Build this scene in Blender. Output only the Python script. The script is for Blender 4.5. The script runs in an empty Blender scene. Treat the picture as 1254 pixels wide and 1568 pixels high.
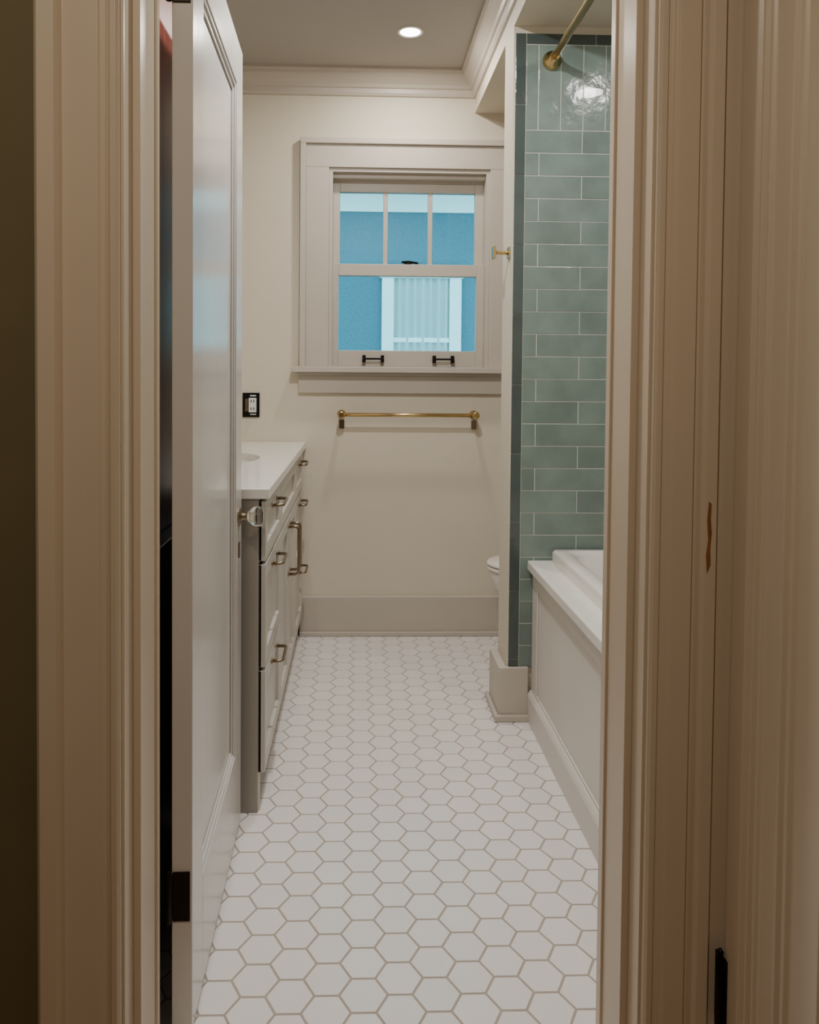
import bpy, bmesh, math, random
from mathutils import Vector, Matrix
random.seed(7)
D=bpy.data; C=bpy.context
# ---------------------------------------------------------------- materials
def lin(c):
    return tuple(((x/255)/12.92 if x/255<=0.04045 else ((x/255+0.055)/1.055)**2.4) for x in c)+(1,)
def mat(name,rgb,rough=.5,metal=0,var=.04,vscale=6,bump=0,bscale=60,coat=0,island=0,stretch=None,dark=None,trans=0,ior=1.45,emit=0,spec=.5):
    m=D.materials.new(name); m.use_nodes=True
    nt=m.node_tree; N=nt.nodes; L=nt.links; b=N['Principled BSDF']
    base=lin(rgb)
    b.inputs['Roughness'].default_value=rough; b.inputs['Metallic'].default_value=metal
    b.inputs['Coat Weight'].default_value=coat; b.inputs['Transmission Weight'].default_value=trans; b.inputs['IOR'].default_value=ior
    b.inputs['Specular IOR Level'].default_value=spec
    tc=N.new('ShaderNodeTexCoord'); mp=N.new('ShaderNodeMapping'); L.new(tc.outputs['Object'],mp.inputs[0])
    if stretch: mp.inputs['Scale'].default_value=stretch
    nz=N.new('ShaderNodeTexNoise'); nz.inputs['Scale'].default_value=vscale; nz.inputs['Detail'].default_value=5; L.new(mp.outputs[0],nz.inputs['Vector'])
    rp=N.new('ShaderNodeValToRGB'); rp.color_ramp.elements[0].position=.3; rp.color_ramp.elements[1].position=.7
    lo=lin(dark) if dark else tuple(x*(1-var*2) for x in base[:3])+(1,)
    rp.color_ramp.elements[0].color=lo; rp.color_ramp.elements[1].color=base
    L.new(nz.outputs['Fac'],rp.inputs[0]); col=rp.outputs[0]
    if island:
        g=N.new('ShaderNodeNewGeometry'); mr=N.new('ShaderNodeMapRange'); mr.inputs['To Min'].default_value=1-island; mr.inputs['To Max'].default_value=1+island
        L.new(g.outputs['Random Per Island'],mr.inputs['Value'])
        hs=N.new('ShaderNodeHueSaturation'); L.new(mr.outputs[0],hs.inputs['Value']); L.new(col,hs.inputs['Color']); col=hs.outputs[0]
    L.new(col,b.inputs['Base Color'])
    if bump:
        n2=N.new('ShaderNodeTexNoise'); n2.inputs['Scale'].default_value=bscale; n2.inputs['Detail'].default_value=4; L.new(mp.outputs[0],n2.inputs['Vector'])
        bp=N.new('ShaderNodeBump'); bp.inputs['Strength'].default_value=bump; bp.inputs['Distance'].default_value=.01
        L.new(n2.outputs['Fac'],bp.inputs['Height']); L.new(bp.outputs[0],b.inputs['Normal'])
    if emit:
        b.inputs['Emission Color'].default_value=base; b.inputs['Emission Strength'].default_value=emit
    return m
M_wall=mat('wall_paint_cream',(212,204,187),.65,bump=.05,bscale=90,var=.01)
M_ceil=mat('ceiling_paint',(170,165,158),.8,var=.01)
M_trim=mat('trim_paint_greige',(191,183,172),.4,var=.02,bump=.03,bscale=25)
M_apron=mat('tub_panel_paint_white',(214,208,200),.4,var=.02,bump=.03,bscale=25)
M_hallt=mat('hall_trim_paint_cream',(206,190,168),.34,var=.015,vscale=3,bump=.03,bscale=8)
M_hallw=mat('hall_wall_olive',(112,101,72),.7,var=.05)
M_door=mat('door_paint_white',(210,205,199),.2,var=.02,bump=.04,bscale=22,stretch=(1,1,.4))
M_vanf=mat('vanity_paint_grey',(196,190,181),.4,var=.02)
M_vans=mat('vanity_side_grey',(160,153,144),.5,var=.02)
M_quartz=mat('quartz_white',(230,227,220),.15,var=.02,vscale=12)
M_cer=mat('ceramic_white',(232,228,220),.08,var=.01,coat=.5)
M_acr=mat('acrylic_white',(230,225,217),.15,var=.01,coat=.3)
M_hex=mat('hex_tile_white',(229,224,221),.32,var=.015,vscale=14,island=.025)
M_grout=mat('grout_tan',(174,163,151),.9,var=.05,vscale=30)
M_tile=mat('glazed_tile_sage',(121,138,131),.15,var=.12,vscale=9,bump=.45,bscale=9,coat=.3,island=.1)
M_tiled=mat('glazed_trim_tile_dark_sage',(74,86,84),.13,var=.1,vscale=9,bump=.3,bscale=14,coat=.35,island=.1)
M_tgrout=mat('tile_grout_light',(216,216,206),.9,var=.03)
M_brass=mat('polished_brass',(206,180,128),.24,1,var=.03)
M_nick=mat('aged_brass_pull',(150,132,108),.28,1,var=.05)
M_black=mat('black_metal',(22,20,20),.4,.6,var=.05)
M_bronze=mat('oil_rubbed_bronze',(44,34,28),.45,.7,var=.1)
M_plug=mat('white_plastic',(225,225,220),.4)
M_gapred=mat('gap_filler_red_brown',(140,70,54),.35,var=.2,vscale=4,stretch=(8,8,.6),dark=(84,36,32))
M_gapblk=mat('gap_filler_black',(36,24,24),.4,var=.2)  # black of the added block, puts the gap's darkness into colour
M_chip=mat('bare_wood_chip',(150,98,52),.8,var=.15,vscale=60)
M_glassk=mat('cut_glass',(245,245,240),.02,trans=1,ior=1.5,var=0)
M_stucco=mat('stucco_blue',(78,116,130),.95,var=.1,vscale=60,bump=.9,bscale=48)
M_extw=mat('exterior_trim_white',(226,232,230),.6,var=.02)
M_curt=mat('curtain_white',(176,184,184),.9,var=.06,vscale=20,stretch=(6,1,.3))
M_ground=mat('ground_concrete',(120,120,112),.9,var=.15)
M_hfloor=mat('hall_oak_floor',(140,98,60),.4,var=.2,vscale=4,stretch=(10,1,1))
M_emit=mat('lamp_lens_emissive',(255,249,240),.5,var=0,emit=14)
def glassmat():
    m=D.materials.new('window_glass'); m.use_nodes=True; nt=m.node_tree; N=nt.nodes
    for n in list(N): N.remove(n)
    o=N.new('ShaderNodeOutputMaterial'); mx=N.new('ShaderNodeMixShader'); t=N.new('ShaderNodeBsdfTransparent'); g=N.new('ShaderNodeBsdfGlossy'); f=N.new('ShaderNodeFresnel')
    t.inputs[0].default_value=(.93,.98,.98,1); g.inputs['Roughness'].default_value=.01; f.inputs[0].default_value=1.3
    nt.links.new(f.outputs[0],mx.inputs[0]); nt.links.new(t.outputs[0],mx.inputs[1]); nt.links.new(g.outputs[0],mx.inputs[2]); nt.links.new(mx.outputs[0],o.inputs[0]); return m
M_glass=glassmat()
# ---------------------------------------------------------------- mesh builder
class B:
    def __init__(s,name,bevel=0,smooth=False,seg=2):
        s.name=name; s.bm=bmesh.new(); s.mats=[]; s.bevel=bevel; s.smooth=smooth; s.seg=seg
    def mi(s,m):
        if m not in s.mats: s.mats.append(m)
        return s.mats.index(m)
    def face(s,vs,m,sm=False):
        try: f=s.bm.faces.new(vs)
        except ValueError: return
        f.material_index=s.mi(m); f.smooth=sm
    def box(s,x0,x1,y0,y1,z0,z1,m):
        v=[s.bm.verts.new(p) for p in ((x0,y0,z0),(x1,y0,z0),(x1,y1,z0),(x0,y1,z0),(x0,y0,z1),(x1,y0,z1),(x1,y1,z1),(x0,y1,z1))]
        for q in ((3,2,1,0),(4,5,6,7),(0,1,5,4),(1,2,6,5),(2,3,7,6),(3,0,4,7)): s.face([v[i] for i in q],m)
        return s
    def loft(s,rings,m,cap0=True,cap1=True,sm=True,closed=True):
        R=[[s.bm.verts.new(p) for p in r] for r in rings]; n=len(R[0])
        for a,b in zip(R,R[1:]):
            for i in range(n if closed else n-1):
                j=(i+1)%n; s.face([a[i],a[j],b[j],b[i]],m,sm)
        if cap0: s.face(R[0][::-1],m)
        if cap1: s.face(R[-1],m)
        return s
    def prism(s,poly,axis,a0,a1,m):
        def P(p,a): return {'x':(a,p[0],p[1]),'y':(p[0],a,p[1]),'z':(p[0],p[1],a)}[axis]
        return s.loft([[P(p,a0) for p in poly],[P(p,a1) for p in poly]],m,sm=False)
    def tube(s,pts,r,m,n=12,radii=None):
        pts=[Vector(p) for p in pts]; rings=[]; up=None
        for i,p in enumerate(pts):
            t=(pts[min(i+1,len(pts)-1)]-pts[max(i-1,0)]).normalized()
            if up is None:
                up=Vector((0,0,1)) if abs(t.z)<.9 else Vector((1,0,0))
            a=t.cross(up).normalized(); b=t.cross(a).normalized(); up=-b if up.dot(b)<0 else b
            a=t.cross(up).normalized()
            rr=radii[i] if radii else r
            rings.append([p+a*math.cos(2*math.pi*k/n)*rr+up*math.sin(2*math.pi*k/n)*rr for k in range(n)])
        return s.loft(rings,m)
    def lathe(s,o,ax,prof,m,n=24):
        o=Vector(o); ax=Vector(ax).normalized(); a=ax.orthogonal().normalized(); b=ax.cross(a)
        return s.loft([[o+ax*h+(a*math.cos(2*math.pi*k/n)+b*math.sin(2*math.pi*k/n))*r for k in range(n)] for r,h in prof],m)
    def done(s,parent=None):
        bmesh.ops.recalc_face_normals(s.bm,faces=s.bm.faces)
        me=D.meshes.new(s.name); s.bm.to_mesh(me); s.bm.free()
        for m in s.mats: me.materials.append(m)
        o=D.objects.new(s.name,me); C.scene.collection.objects.link(o)
        if s.bevel:
            md=o.modifiers.new('bevel','BEVEL'); md.width=s.bevel; md.segments=s.seg; md.limit_method='ANGLE'; md.angle_limit=math.radians(40)
        if parent: o.parent=parent
        return o
def empty(name,loc=(0,0,0)):
    e=D.objects.new(name,None); C.scene.collection.objects.link(e); return e
# ---------------------------------------------------------------- dimensions
YF=3.68; XL=-.84; XR=1.40; ZC=2.682; ZS=2.50; XW=.55; YW0=2.765; YW1=2.925
HY0=1.20; HY1=1.40; JL=-.36; JR=.458; ZH=2.14; XHR=.60
# ---------------------------------------------------------------- room shell
b=B('ceiling'); b.box(XL-.1,XR+.1,HY1,YF+.15,ZC,ZC+.1,M_ceil); b.done()
b=B('wall_soffit_over_tub'); b.box(XW,XR,HY1,YF,ZS,ZC,M_wall); b.done()
b=B('wall_left'); b.box(XL-.1,XL,HY1,YF,0,ZC,M_wall); b.done()
b=B('wall_right'); b.box(XR,XR+.1,HY1,YF,0,ZC,M_wall); b.done()
WX0,WX1,WZ0,WZ1=-.14,.625,1.29,2.23
b=B('wall_far')
b.box(XL-.1,WX0,YF,YF+.15,0,ZC,M_wall).box(WX1,XR+.1,YF,YF+.15,0,ZC,M_wall).box(WX0,WX1,YF,YF+.15,0,WZ0,M_wall).box(WX0,WX1,YF,YF+.15,WZ1,ZC,M_wall); b.done()
b=B('wall_wing'); b.box(XW,XR,YW0,YW1,0,ZS,M_wall); b.done()
b=B('wall_entry')
jt=.02
for (a,c,z0,z1) in ((-1.3,JL-jt,0,ZC),(JR+jt,XR+.1,0,ZC),(JL-jt,JR+jt,ZH+jt,ZC)):
    b.box(a,c,HY0,HY0+.02,z0,z1,M_hallw).box(a,c,HY0+.02,HY1,z0,z1,M_wall)
b.done()
# hall
b=B('wall_hall_left'); b.box(-1.4,-1.3,-1.4,HY0,0,ZC,M_hallw); b.done()
b=B('wall_hall_back'); b.box(-1.4,XHR+.1,-1.5,-1.4,0,ZC,M_hallw); b.done()
b=B('wall_hall_right'); b.box(XHR,XHR+.1,-1.4,HY0,0,ZC,M_hallw); b.done()
b=B('ceiling_hall'); b.box(-1.4,XHR+.1,-1.5,HY1,ZC,ZC+.1,M_ceil); b.done()
b=B('floor_hall'); b.box(-1.4,XHR+.1,-1.5,HY0+.1,-.1,0,M_hfloor); b.done()
# hex floor
b=B('floor'); b.box(XL-.1,XR+.1,HY0+.1,YF,-.1,-.0012,M_grout)
s=.0495; g=.0024; rr=s-g*1.15
cols=int((XR-XL)/(1.5*s))+3; rows=int((YF-HY0)/(math.sqrt(3)*s))+3
tb=bmesh.new()
for ci in range(cols):
    for ri in range(rows):
        cx=XL-.03+ci*1.5*s; cy=HY0+.06+ri*math.sqrt(3)*s+(math.sqrt(3)*s/2 if ci%2 else 0)
        ang=[math.radians(60*k) for k in range(6)]
        top=[tb.verts.new((cx+(rr-.0008)*math.cos(a),cy+(rr-.0008)*math.sin(a),0.0)) for a in ang]
        mid=[tb.verts.new((cx+rr*math.cos(a),cy+rr*math.sin(a),-.0005)) for a in ang]
        bot=[tb.verts.new((cx+rr*math.cos(a),cy+rr*math.sin(a),-.003)) for a in ang]
        tb.faces.new(top)
        for k in range(6):
            j=(k+1)%6; tb.faces.new([mid[k],mid[j],top[j],top[k]]); tb.faces.new([bot[k],bot[j],mid[j],mid[k]])
for co,no in (((XL,0,0),(-1,0,0)),((XR,0,0),(1,0,0)),((0,HY0+.11,0),(0,-1,0)),((0,YF,0),(0,1,0))):
    bmesh.ops.bisect_plane(tb,geom=tb.verts[:]+tb.edges[:]+tb.faces[:],plane_co=co,plane_no=no,clear_outer=True)
me=D.meshes.new('t'); tb.to_mesh(me); tb.free()
n0=len(b.bm.faces); b.bm.from_mesh(me); b.bm.faces.ensure_lookup_table(); mi=b.mi(M_hex)
for f in b.bm.faces[n0:]: f.material_index=mi
b.done()
b=B('trim_threshold',.004); b.box(JL,JR,HY0,HY0+.11,0,.012,M_quartz); b.done()
# baseboards
def bb(name,parts):
    b=B(name,.004)
    for p in parts: b.box(*p,M_trim)
    b.done()
bb('baseboard_far',[(-.27,XR,YF-.02,YF,0,.19),(-.27,XR,YF-.034,YF-.02,0,.022)])
bb('baseboard_wing',[(XW-.03,.628,YW0-.02,YW0,0,.195),(XW-.03,XW,YW0,YW1+.02,0,.195),(XW,XR,YW1,YW1+.02,0,.195),
   (XW-.045,.628,YW0-.035,YW0-.02,0,.024),(XW-.045,XW-.03,YW0-.02,YW1+.03,0,.024)])
# crown
cp=[(0,ZC),(.075,ZC),(.075,ZC-.012),(.067,ZC-.016),(.062,ZC-.03),(.048,ZC-.048),(.032,ZC-.064),(.026,ZC-.078),(.018,ZC-.082),(.016,ZC-.1),(.01,ZC-.112),(0,ZC-.114)]
b=B('trim_crown')
b.prism([(YF-o,z) for o,z in cp],'x',XL,XW,M_trim)
b.prism([(XW-o,z) for o,z in cp],'y',HY1,YF,M_trim)
b.prism([(XL+o,z) for o,z in cp],'y',HY1,YF,M_trim)
b.prism([(HY1+o,z) for o,z in cp],'x',XL,XW,M_trim)
b.done()
# ---------------------------------------------------------------- window
w=empty('window_1')
b=B('casing',.0025)
cy0=YF-.022
b.box(WX0-.108,WX0,cy0,YF,WZ0,WZ1,M_trim).box(WX1,WX1+.108,cy0,YF,WZ0,WZ1,M_trim).box(WX0-.108,WX1+.108,cy0,YF,WZ1,WZ1+.108,M_trim)
b.box(WX0-.135,WX0-.108,cy0-.014,YF,WZ0,WZ1+.108,M_trim).box(WX1+.108,WX1+.135,cy0-.014,YF,WZ0,WZ1+.108,M_trim).box(WX0-.135,WX1+.135,cy0-.014,YF,WZ1+.108,WZ1+.135,M_trim)
b.box(WX0-.17,WX1+.17,YF-.065,YF+.02,WZ0-.027,WZ0,M_trim)
b.box(WX0-.14,WX1+.14,YF-.02,YF,WZ0-.125,WZ0-.042,M_trim)
b.box(WX0-.145,WX1+.145,YF-.03,YF,WZ0-.042,WZ0-.027,M_trim)
b.done(w)
b=B('jamb_and_stops',.0015)
b.box(WX0,WX0+.018,YF-.01,YF+.15,WZ0,WZ1-.018,M_trim).box(WX1-.018,WX1,YF-.01,YF+.15,WZ0,WZ1-.018,M_trim).box(WX0,WX1,YF-.01,YF+.15,WZ1-.018,WZ1,M_trim)
b.box(WX0+.018,WX1-.018,YF+.021,YF+.15,WZ0,WZ0+.012,M_trim)
b.box(WX0+.018,WX1-.018,YF+.02,YF+.06,WZ1-.04,WZ1-.018,M_trim)
b.box(WX0+.018,WX1-.018,YF+.06,YF+.15,WZ1-.05,WZ1-.018,M_trim)
b.done(w)
GX0,GX1=-.09,.566
b=B('sash_upper',.002); y0,y1=YF+.07,YF+.105
b.box(WX0+.018,GX0,y0,y1,1.74,2.181,M_trim).box(GX1,WX1-.018,y0,y1,1.74,2.181,M_trim).box(GX0,GX1,y0,y1,2.136,2.181,M_trim).box(GX0,GX1,y0,y1,1.735,1.775,M_trim)
for mx in (.131,.348): b.box(mx-.011,mx+.011,y0+.004,y1-.004,1.775,2.136,M_trim)
b.done(w)
b=B('sash_lower',.002); y0,y1=YF+.028,YF+.066
b.box(WX0+.018,GX0-.004,y0,y1,WZ0+.012,1.785,M_trim).box(GX1+.004,WX1-.018,y0,y1,WZ0+.012,1.785,M_trim).box(GX0-.004,GX1+.004,y0,y1,1.728,1.785,M_trim).box(GX0-.004,GX1+.004,y0,y1,WZ0+.012,1.37,M_trim)
b.done(w)
b=B('glass_panes'); b.box(GX0,GX1,YF+.086,YF+.089,1.775,2.136,M_glass).box(GX0,GX1,YF+.045,YF+.048,1.37,1.728,M_glass); b.done(w)
b=B('sash_hardware',.001)
for hx in (.075,.412):
    b.box(hx-.048,hx+.048,YF-.002,YF+.008,1.325,1.334,M_black)
    for q in (-1,1): b.box(hx+q*.044-.008,hx+q*.044+.008,YF+.0,YF+.028,1.312,1.347,M_black)
b.tube([(.21,YF+.03,1.795),(.24,YF+.045,1.8),(.29,YF+.05,1.793)],.006,M_black,8); b.lathe((.24,YF+.047,1.785),(0,0,1),[(.02,0),(.02,.006),(.01,.012)],M_black)
b.done(w)
# ---------------------------------------------------------------- exterior
NY=6.5
b=B('neighbor_house_wall'); b.box(-3.5,4.5,NY,NY+.2,-1,3.6,M_stucco); b.done()
nw=empty('neighbor_window')
b=B('frame',.004)
NX0,NX1,NZ0,NZ1=.20,.87,.9,2.16
b.box(NX0,NX0+.1,NY-.04,NY-.001,NZ0,NZ1-.09,M_extw).box(NX1-.1,NX1,NY-.04,NY-.001,NZ0,NZ1-.09,M_extw).box(NX0-.02,NX1+.02,NY-.05,NY-.001,NZ1-.09,NZ1+.02,M_extw).box(NX0-.03,NX1+.03,NY-.06,NY-.001,NZ0-.05,NZ0,M_extw)
b.box(NX0+.1,NX1-.1,NY-.03,NY-.001,1.53,1.57,M_extw)
b.done(nw)
b=B('curtain')
n=90; b.loft([[(NX0+.1+(NX1-NX0-.2)*k/n,NY-.018+.013*math.sin(k*.5)+.004*math.sin(k*.23),z) for k in range(n+1)] for z in (NZ0,NZ1-.09)],M_curt,cap0=False,cap1=False,closed=False)
b.done(nw)
b=B('neighbor_roof_eave',.004); b.box(-3.5,4.5,NY-.35,NY,2.78,2.84,M_extw).box(-3.5,4.5,NY-.03,NY-.001,2.62,2.78,M_extw).box(-3.5,4.5,NY-.4,NY-.35,2.76,2.95,M_extw); b.done()
b=B('ground'); b.box(-6,7,YF+.15,9,-1.1,-1,M_ground); b.done()
# ---------------------------------------------------------------- entry door frame
cpL=[(0,0),(0,.012),(.004,.018),(.012,.018),(.016,.012),(.020,.016),(.026,.016),(.03,.02),(.082,.02),(.085,.026),(.09,.034),(.114,.036),(.12,.03),(.12,0)]
cpR=[(0,0),(0,.012),(.004,.018),(.012,.018),(.016,.012),(.020,.016),(.026,.016),(.03,.02),(.062,.02),(.065,.014),(.069,.014),(.073,.024),(.078,.03),(.096,.03),(.1,.022),(.136,.02),(.136,0)]
b=B('trim_entry_door_frame',.0015)
b.box(JL-jt,JL,HY0-.002,HY1+.002,0,ZH,M_hallt).box(JR,JR+jt,HY0-.002,HY1+.002,0,ZH,M_hallt).box(JL-jt,JR+jt,HY0-.002,HY1+.002,ZH,ZH+jt,M_hallt)
for sx,a in ((1,JL),(-1,JR)):
    x0,x1=sorted((a,a+sx*.012)); b.box(x0,x1,HY0+.045,HY0+.135,0,ZH,M_hallt)
    x0,x1=sorted((a,a+sx*.016)); b.box(x0,x1,HY0+.135,HY0+.15,0,ZH,M_hallt)
b.box(JL+.02,JR-.02,HY0+.045,HY0+.15,ZH-.012,ZH,M_hallt)
b.prism([(JL-.004-w_,HY0-p) for w_,p in cpL],'z',0,ZH,M_hallt)
b.prism([(JR+.004+w_,HY0-p) for w_,p in cpR],'z',0,ZH,M_hallt)
b.box(JL-.124,JR+.14,HY0-.022,HY0,ZH,ZH+.13,M_hallt)
b.box(JL-.12,JL-.004,HY1,HY1+.018,0,ZH+.1,M_trim).box(JR+.004,JR+.12,HY1,HY1+.018,0,ZH+.1,M_trim).box(JL-.004,JR+.004,HY1,HY1+.018,ZH+.004,ZH+.1,M_trim)
cxc=JR+.004+.084
chip=[(-.002,.945),(.004,.96),(.003,.985),(.005,1.01),(.003,1.03),(.004,1.055),(-.001,1.06),(-.003,1.03),(-.001,1.0),(-.004,.975)]
b.prism([(cxc+x,z) for x,z in chip],'y',HY0-.0304,HY0-.029,M_chip)
b.done()
b=B('trim_hall_side_door_casing',.0015)
pts=[(1.178,.0),(1.178,.012),(1.165,.014),(1.16,.02),(1.12,.02),(1.115,.012),(1.108,.012),(1.104,.02),(1.098,.02),(1.094,.012),(1.088,.012),(1.084,.02),(1.078,.02),(1.074,.014),(1.03,.014),(1.026,.022),(1.018,.022),(1.014,.014),(1.008,.014),(1.004,.022),(.996,.022),(.992,.016),(.93,.016),(.925,0)]
b.prism([(XHR-p,y) for y,p in pts],'z',0,2.2,M_hallt)
b.done()
b=B('door_2',.002); b.box(XHR-.012,XHR-.001,.12,.92,.01,2.1,M_hallt)
for z0,z1 in ((.2,.95),(1.15,1.95)):
    b.box(XHR-.018,XHR-.012,.22,.24,z0,z1,M_hallt).box(XHR-.018,XHR-.012,.80,.82,z0,z1,M_hallt).box(XHR-.018,XHR-.012,.24,.80,z0,z0+.02,M_hallt).box(XHR-.018,XHR-.012,.24,.80,z1-.02,z1,M_hallt)
b.done()
b=B('door_hinge',0); b.lathe((.573,1.16,.24),(0,0,1),[(.003,-.006),(.007,0),(.007,.105),(.004,.108),(.0055,.114),(.002,.12)],M_black,16); b.box(.574,.58,1.15,1.18,.24,.345,M_black); b.done()
# ---------------------------------------------------------------- bathroom door (open)
door=empty('door_1')
dl=.70; th=.038
def dbox(b,u0,u1,t0,t1,z0,z1,m): b.box(t0,t1,u0,u1,z0,z1,m)
b=B('slab',.002)
dz0,dz1=.012,2.12
st=.11
dbox(b,0,st,-th,0,dz0,dz1,M_door); dbox(b,dl-st,dl,-th,0,dz0,dz1,M_door); dbox(b,st,dl-st,-th,0,dz0,.24,M_door); dbox(b,st,dl-st,-th,0,2.0,dz1,M_door)
dbox(b,st,dl-st,-th+.012,-.012,.24,2.0,M_door)
for k,(wd,dp) in enumerate(((.010,-.003),(.022,-.0075))):
    for a0,a1 in ((dp,-.012),(-th-dp,-th+.012)):
        t0,t1=sorted((a0,a1))
        dbox(b,st,st+wd,t0,t1,.24,2.0,M_door); dbox(b,dl-st-wd,dl-st,t0,t1,.24,2.0,M_door); dbox(b,st+wd,dl-st-wd,t0,t1,.24,.24+wd,M_door); dbox(b,st+wd,dl-st-wd,t0,t1,2.0-wd,2.0,M_door)
slab=b.done(door)
b=B('knob'); ky=dl-.058; kz=.868
for sg,x0 in ((1,0),(-1,-th)):
    b.lathe((x0,ky,kz),(sg,0,0),[(.026,0),(.026,.002),(.022,.005),(.012,.007),(.009,.012),(.009,.022)],M_nick)
    b.lathe((x0+sg*.022,ky,kz),(sg,0,0),[(.008,0),(.014,.003),(.018,.008),(.028,.02),(.0295,.03),(.026,.04),(.014,.045)],M_glassk,8)
b.box(0,.003,ky-.009,ky+.009,kz-.11,kz-.07,M_nick)
b.done(door)
b=B('hinges',.001)
for hz in (.272,1.97):
    b.box(-th+.002,-.004,-.003,0,hz-.047,hz+.047,M_bronze)
    b.lathe((-th-.004,-.006,hz-.047),(0,0,1),[(.006,0),(.006,.094),(.003,.1)],M_bronze,14)
b.done(door)
door.location=(-.303,1.425,0); door.rotation_euler=(0,0,math.radians(1.2))
# made-up dark block behind door, added so the hinge gap reads dark
b=B('dark_gap_filler',.004)
b.box(XL+.005,-.42,1.62,2.12,.05,.86,M_gapblk).box(XL+.005,-.41,1.60,2.13,.86,.885,M_gapblk).box(XL+.005,-.45,1.64,2.12,.885,2.3,M_gapred).box(XL+.02,-.44,1.64,2.10,0,.05,M_gapblk)
b.box(-.45,-.44,1.66,1.88,.95,2.25,M_gapred).box(-.45,-.44,1.89,2.11,.95,2.25,M_gapred).box(XL+.005,-.42,1.62,2.12,2.3,2.34,M_gapred)
b.done()
# ---------------------------------------------------------------- vanity
v=empty('bathroom_vanity')
VX=-.276; VY0,VY1=2.18,3.66; VT=.90
b=B('cabinet',.002)
b.box(XL+.003,VX,VY0+.002,VY1,.10,VT,M_vanf)
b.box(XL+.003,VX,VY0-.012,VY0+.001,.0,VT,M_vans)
b.box(VX-.03,VX,VY0+.002,VY0+.045,0,.1,M_vanf).box(VX-.03,VX,VY1-.045,VY1,0,.1,M_vanf)
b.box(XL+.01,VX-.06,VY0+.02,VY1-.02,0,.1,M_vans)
b.done(v)
def front(b,y0,y1,z0,z1,r=.045):
    x0=VX+.001; x1=VX+.02
    b.box(x0,x0+.008,y0,y1,z0,z1,M_vanf)
    r=min(r,(z1-z0)*.28)
    b.box(x0,x1,y0,y0+r,z0,z1,M_vanf).box(x0,x1,y1-r,y1,z0,z1,M_vanf).box(x0,x1,y0+r,y1-r,z0,z0+r,M_vanf).box(x0,x1,y0+r,y1-r,z1-r,z1,M_vanf)
b=B('drawer_and_door_fronts',.0015)
Y1=VY0+.43; Y2=VY1-.43
for ya,yb in ((VY0-.008,Y1-.005),(Y2+.005,VY1-.012)):
    for z0,z1 in ((.722,.892),(.418,.712),(.115,.408)): front(b,ya,yb,z0,z1)
front(b,Y1+.005,Y2-.005,.722,.892)
ym=(Y1+Y2)/2
front(b,Y1+.005,ym-.003,.115,.712); front(b,ym+.003,Y2-.005,.115,.712)
b.done(v)
b=B('pulls')
def pull(y0,z0,y1,z1,pr=.034,r=.005):
    x=VX+.02; p0=Vector((x,y0,z0)); p1=Vector((x,y1,z1)); d=(p1-p0).normalized(); o=Vector((pr,0,0))
    pts=[p0,p0+o*.75,p0+o*.93+d*.005,p0+o+d*.012,p1+o-d*.012,p1+o*.93-d*.005,p1+o*.75,p1]
    b.tube(pts,r,M_nick,10)
    for p in (p0,p1): b.lathe(p,(1,0,0),[(.009,0),(.009,.003),(.006,.006)],M_nick,12)
for yc in ((VY0+Y1)/2,(Y2+VY1)/2):
    for z in (.855,.677,.378): pull(yc-.065,z,yc+.065,z)
pull(ym-.035,.50,ym-.035,.68,.04,.0055); pull(ym+.035,.50,ym+.035,.68,.04,.0055)
b.done(v)
b=B('countertop',.003)
cx0,cx1,cyy0,cyy1=XL+.003,VX+.032,VY0-.022,YF-.003
sx,sy,ax_,ay_=-.565,2.95,.19,.25
N_=64; outer=[];inner=[]
for k in range(N_):
    a=2*math.pi*(k+.0)/N_; c_,s_=math.cos(a),math.sin(a)
    t=min(((cx1-sx)/c_ if c_>1e-9 else (cx0-sx)/c_ if c_<-1e-9 else 1e9),((cyy1-sy)/s_ if s_>1e-9 else (cyy0-sy)/s_ if s_<-1e-9 else 1e9))
    outer.append([sx+c_*t,sy+s_*t]); inner.append((sx+ax_*c_,sy+ay_*s_))
for c in ((cx0,cyy0),(cx0,cyy1),(cx1,cyy0),(cx1,cyy1)):
    k=min(range(N_),key=lambda i:(outer[i][0]-c[0])**2+(outer[i][1]-c[1])**2); outer[k]=list(c)
zt,zb=.93,.90
b.loft([[(x,y,zb) for x,y in inner],[(x,y,zb) for x,y in outer],[(x,y,zt) for x,y in outer],[(x,y,zt) for x,y in inner],[(x,y,zb) for x,y in inner]],M_quartz,cap0=False,cap1=False,sm=False)
b.box(cx0,cx0+.018,cyy0,cyy1,zt,zt+.09,M_quartz)
b.done(v)
b=B('sink_basin')
b.loft([[(sx+(ax_+.01)*q*math.cos(2*math.pi*k/48),sy+(ay_+.01)*q*math.sin(2*math.pi*k/48),z) for k in range(48)] for q,z in ((1,.899),(.97,.87),(.9,.82),(.75,.78),(.5,.755),(.1,.75))],M_cer,cap0=False)
b.done(v)
b=B('faucet')
fx=-.785
b.lathe((fx,sy,zt),(0,0,1),[(.026,0),(.026,.006),(.016,.012),(.014,.05)],M_brass); b.tube([(fx,sy,zt+.04),(fx,sy,zt+.15),(fx+.02,sy,zt+.2),(fx+.06,sy,zt+.215),(fx+.1,sy,zt+.2),(fx+.115,sy,zt+.165)],.011,M_brass)
for q in (-.1,.1):
    b.lathe((fx,sy+q,zt),(0,0,1),[(.022,0),(.022,.006),(.013,.012),(.013,.045),(.01,.05)],M_brass); b.tube([(fx,sy+q-.03,zt+.05),(fx,sy+q+.03,zt+.05)],.006,M_brass)
b.done(v)
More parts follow.
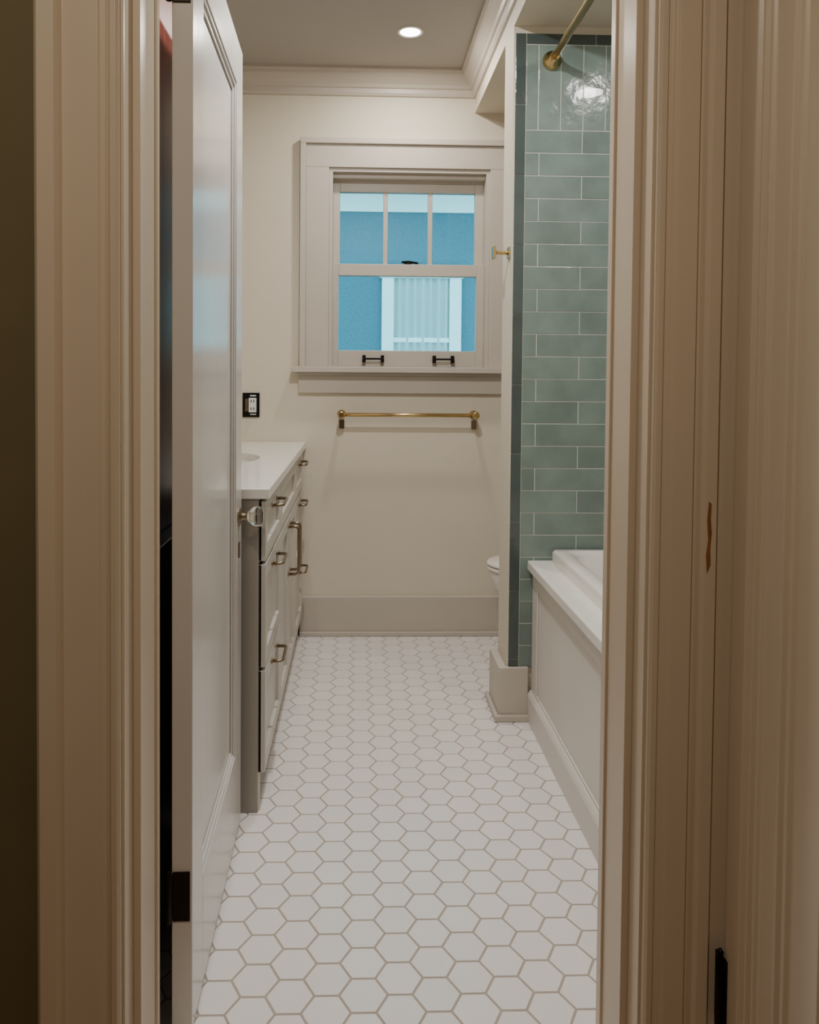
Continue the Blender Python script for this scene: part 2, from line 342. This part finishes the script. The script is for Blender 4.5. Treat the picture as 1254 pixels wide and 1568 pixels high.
# ---------------------------------------------------------------- electrical box
b=B('electrical_outlet',.001)
ox,oz=-.505,1.105; oy=YF
b.box(ox-.040,ox+.040,oy-.008,oy-.0,oz-.058,oz+.058,M_black)
b.box(ox-.008,ox+.026,oy-.03,oy-.008,oz-.034,oz+.034,M_plug)
b.box(ox-.026,ox-.012,oy-.02,oy-.008,oz-.03,oz+.03,M_nick)
for q in (-.018,.018):
    b.box(ox+.001,ox+.005,oy-.031,oy-.029,oz+q-.006,oz+q+.008,M_black).box(ox+.014,ox+.018,oy-.031,oy-.029,oz+q-.006,oz+q+.008,M_black)
for q in (-.044,.044): b.box(ox-.004,ox+.024,oy-.016,oy-.008,oz+q-.003,oz+q+.003,M_plug)
b.done()
# ---------------------------------------------------------------- towel bar
b=B('towel_bar')
tz=1.065; ty=YF-.075
b.tube([(-.088,ty,tz),(.572,ty,tz)],.009,M_brass,16)
for tx in (-.075,.558):
    b.lathe((tx,YF-.0,tz),(0,-1,0),[(.02,0),(.02,.005),(.012,.01),(.011,.06),(.016,.064),(.017,.09),(.012,.094)],M_brass,20)
    b.lathe((tx-.013,ty,tz),(1,0,0),[(.015,0),(.015,.026)],M_brass,20)
    b.box(tx-.010,tx+.014,YF-.006,YF,tz-.07,tz-.028,M_nick)
b.done()
# ---------------------------------------------------------------- robe hook
b=B('robe_hook',.001); hx=XW; hy=2.80; hz=1.70
b.box(hx-.006,hx,hy-.02,hy+.02,hz-.02,hz+.02,M_brass); b.lathe((hx-.006,hy,hz),(-1,0,0),[(.008,0),(.007,.035),(.007,.045)],M_brass,16); b.box(hx-.062,hx-.052,hy-.02,hy+.02,hz-.022,hz+.022,M_brass)
b.done()
# ---------------------------------------------------------------- shower tile
b=B('shower_wall_tile',.0008,seg=2)
TY=YW0; tt=.009; TH=.0808; TL=.302; gr=.0026
ZT0,ZT1=.195,2.47
ex=XW+.006; ew=.036
b.box(ex,XR-.012,TY-.0078,TY,ZT0,ZT1,M_tgrout)
zz=ZT1
while zz>ZT0+.02:
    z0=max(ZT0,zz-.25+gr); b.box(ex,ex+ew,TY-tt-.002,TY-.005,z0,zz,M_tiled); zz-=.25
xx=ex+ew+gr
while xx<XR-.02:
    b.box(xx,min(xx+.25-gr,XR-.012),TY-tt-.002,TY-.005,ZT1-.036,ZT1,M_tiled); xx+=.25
ix=ex+ew+gr
zs=ZT1-.036-gr
xx=ix-(.0808-.045)
while xx<XR-.015:
    a=max(xx,ix); e=min(xx+TH-gr,XR-.012)
    if e-a>.004: b.box(a,e,TY-tt,TY-.005,zs-TL+gr,zs,M_tile)
    xx+=TH
z=zs-TL; r=0
while z>ZT0:
    z0=max(z-TH+gr,ZT0)
    if z-z0>.006:
        xx=ix-(TL-(.205 if r%2==0 else .05))
        while xx<XR-.012:
            a=max(xx,ix); e=min(xx+TL-gr,XR-.012)
            if e-a>.006:
                j=random.uniform(-.0004,.0004); b.box(a,e,TY-tt+j,TY-.005,z0,z,M_tile)
            xx+=TL
    z-=TH; r+=1
b.box(XR-.008,XR-.0005,HY1+.005,TY-.012,.5,ZT1,M_tgrout)
z=ZT1; r=0
while z>.55:
    yy=TY-.012-(TL if r%2==0 else TL/2)
    while yy>HY1-.3:
        a=max(yy,HY1+.006); e=min(yy+TL-gr,TY-.013)
        if e-a>.006: b.box(XR-.010,XR-.005,a,e,z-TH+gr,z,M_tile)
        yy-=TL
    z-=TH; r+=1
b.done()
# shower rod
b=B('shower_curtain_rod')
rx,rz=.685,2.375
b.lathe((rx,TY-tt-.0,rz),(0,-1,0),[(.034,0),(.034,.005),(.03,.009),(.03,.016),(.018,.022),(.016,.05)],M_brass,28)
b.lathe((rx,HY1,rz),(0,1,0),[(.034,0),(.034,.005),(.03,.016),(.018,.022),(.016,.05)],M_brass,28)
b.tube([(rx,TY-.03,rz),(rx,HY1+.02,rz)],.0125,M_brass,16)
b.done()
# ---------------------------------------------------------------- bathtub
t=empty('bathtub')
AX=.64; TYa,TYb=HY1+.02,YW0-.012; DZ=.585
b=B('apron_panelling',.002)
b.box(AX+.006,AX+.04,TYa,TYb,0,DZ-.035,M_apron)
b.box(AX,AX+.006,TYa,TYb,.49,DZ-.035,M_apron).box(AX,AX+.006,TYa,TYb,0,.12,M_apron)
for y0,y1 in ((TYa,TYa+.08),(TYb-.075,TYb)): b.box(AX,AX+.006,y0,y1,.12,.49,M_apron)
b.box(AX-.014,AX,TYa,TYb,0,.095,M_apron)
b.prism([(AX-.014,.095),(AX-.009,.104),(AX-.004,.11),(AX,.112),(AX,.095)],'y',TYa,TYb,M_apron)
b.done(t)
b=B('deck',.005)
b.box(AX-.02,AX+.075,TYa,TYb,DZ-.035,DZ,M_quartz).box(XR-.06,XR-.012,TYa,TYb,DZ-.035,DZ,M_quartz).box(AX+.075,XR-.06,TYa,TYa+.06,DZ-.035,DZ,M_quartz).box(AX+.075,XR-.06,TYb-.05,TYb,DZ-.035,DZ,M_quartz)
b.done(t)
b=B('tub_shell')
def rrect(x0,x1,y0,y1,r,z,n=8):
    pts=[]
    for cx,cy,a0 in ((x1-r,y1-r,0),(x0+r,y1-r,90),(x0+r,y0+r,180),(x1-r,y0+r,270)):
        for k in range(n+1):
            a=math.radians(a0+90*k/n); pts.append((cx+r*math.cos(a),cy+r*math.sin(a),z))
    return pts
X0,X1,Ya,Yb=AX+.062,XR-.03,TYa+.03,TYb-.02
b.loft([rrect(X0,X1,Ya,Yb,.02,DZ-.002),rrect(X0,X1,Ya,Yb,.02,DZ+.038),rrect(X0+.006,X1-.006,Ya+.006,Yb-.006,.02,DZ+.045),rrect(X0+.05,X1-.05,Ya+.05,Yb-.03,.06,DZ+.045),rrect(X0+.062,X1-.062,Ya+.065,Yb-.045,.07,DZ+.035),
   rrect(X0+.075,X1-.075,Ya+.1,Yb-.08,.1,.45),rrect(X0+.1,X1-.1,Ya+.14,Yb-.14,.11,.25),rrect(X0+.13,X1-.13,Ya+.2,Yb-.22,.1,.2),rrect(X0+.2,X1-.2,Ya+.3,Yb-.3,.08,.19)],M_acr,cap0=False)
b.lathe(((X0+X1)/2,Ya+.35,.19),(0,0,1),[(.03,.0),(.03,.004),(.01,.005)],M_brass)
b.done(t)
# ---------------------------------------------------------------- toilet
to=empty('toilet'); tyc=3.32
def egg(fx,bx,hw,z,n=40):
    cx=fx+(bx-fx)*.5; L=(bx-fx)/2; pts=[]
    for k in range(n):
        a=2*math.pi*k/n; c,s_=math.cos(a),math.sin(a)
        pts.append((cx+L*c, tyc+hw*s_*(1+.12*c),z))
    return pts
b=B('bowl_and_pedestal')
b.loft([egg(.67,1.22,.11,0),egg(.675,1.22,.108,.03),egg(.70,1.21,.095,.1),egg(.69,1.2,.1,.2),egg(.64,1.19,.135,.28),egg(.60,1.18,.165,.34),egg(.582,1.17,.178,.385),egg(.58,1.17,.18,.405),egg(.62,1.14,.14,.405),egg(.66,1.05,.1,.33),egg(.75,.95,.05,.25)],M_cer)
b.done(to)
b=B('seat_and_lid',.004)
b.loft([egg(.575,1.12,.183,.407),egg(.57,1.12,.187,.415),egg(.572,1.12,.185,.425)],M_cer)
b.loft([egg(.572,1.12,.185,.428),egg(.568,1.12,.188,.436),egg(.575,1.12,.183,.446),egg(.62,1.1,.15,.45)],M_cer)
b.done(to)
b=B('tank',.02,seg=4)
b.box(1.17,1.385,tyc-.21,tyc+.21,.36,.74,M_cer).box(1.155,1.39,tyc-.22,tyc+.22,.742,.78,M_cer).box(1.1,1.3,tyc-.1,tyc+.1,.2,.40,M_cer)
b.done(to)
# ---------------------------------------------------------------- lights
def downlight(x,y,z,pw,col=(1,.92,.82),size=.085,nm='recessed_ceiling_light'):
    e=empty(nm)
    b=B('trim_ring'); b.lathe((x,y,z),(0,0,-1),[(.055,-.001),(.055,.003),(.05,.006),(.044,.004),(.042,-.001)],M_plug,32); b.done(e)
    b=B('lens'); b.lathe((x,y,z-.0),(0,0,-1),[(.042,-.0005),(.042,.002),(.02,.0025)],M_emit,32); b.done(e)
    l=D.lights.new('downlight','AREA'); l.shape='DISK'; l.size=size; l.energy=pw; l.color=col
    o=D.objects.new('light',l); C.scene.collection.objects.link(o); o.location=(x,y,z-.012); o.parent=e
downlight(.21,3.24,ZC,11)
downlight(.05,2.0,ZC,25,(1,.97,.95))
downlight(1.0,2.15,ZS,4,(1,.95,.9),.12)
downlight(-.3,.0,ZC,18,(1,.87,.71))  # unseen lamp added as weak warm fill for the hall
# ---------------------------------------------------------------- world
W=D.worlds.new('world'); C.scene.world=W; W.use_nodes=True
bg=W.node_tree.nodes['Background']; bg.inputs[0].default_value=(.32,.82,1,1); bg.inputs[1].default_value=4.6
# ---------------------------------------------------------------- camera
cd=D.cameras.new('camera'); cam=D.objects.new('camera',cd); C.scene.collection.objects.link(cam); C.scene.camera=cam
cd.sensor_fit='VERTICAL'; cd.sensor_height=36; cd.sensor_width=36; cd.lens=1178/1568*36
pp=(582,608.5)
cd.shift_x=(627-pp[0])/1568; cd.shift_y=-(784-pp[1])/1568; cd.clip_start=.02
cam.matrix_world=Matrix.Translation((0,0,1.25))@Matrix.Rotation(math.radians(-1.7),4,'Z')@Matrix.Rotation(math.radians(90-1.63),4,'X')@Matrix.Rotation(math.radians(.45),4,'Z')
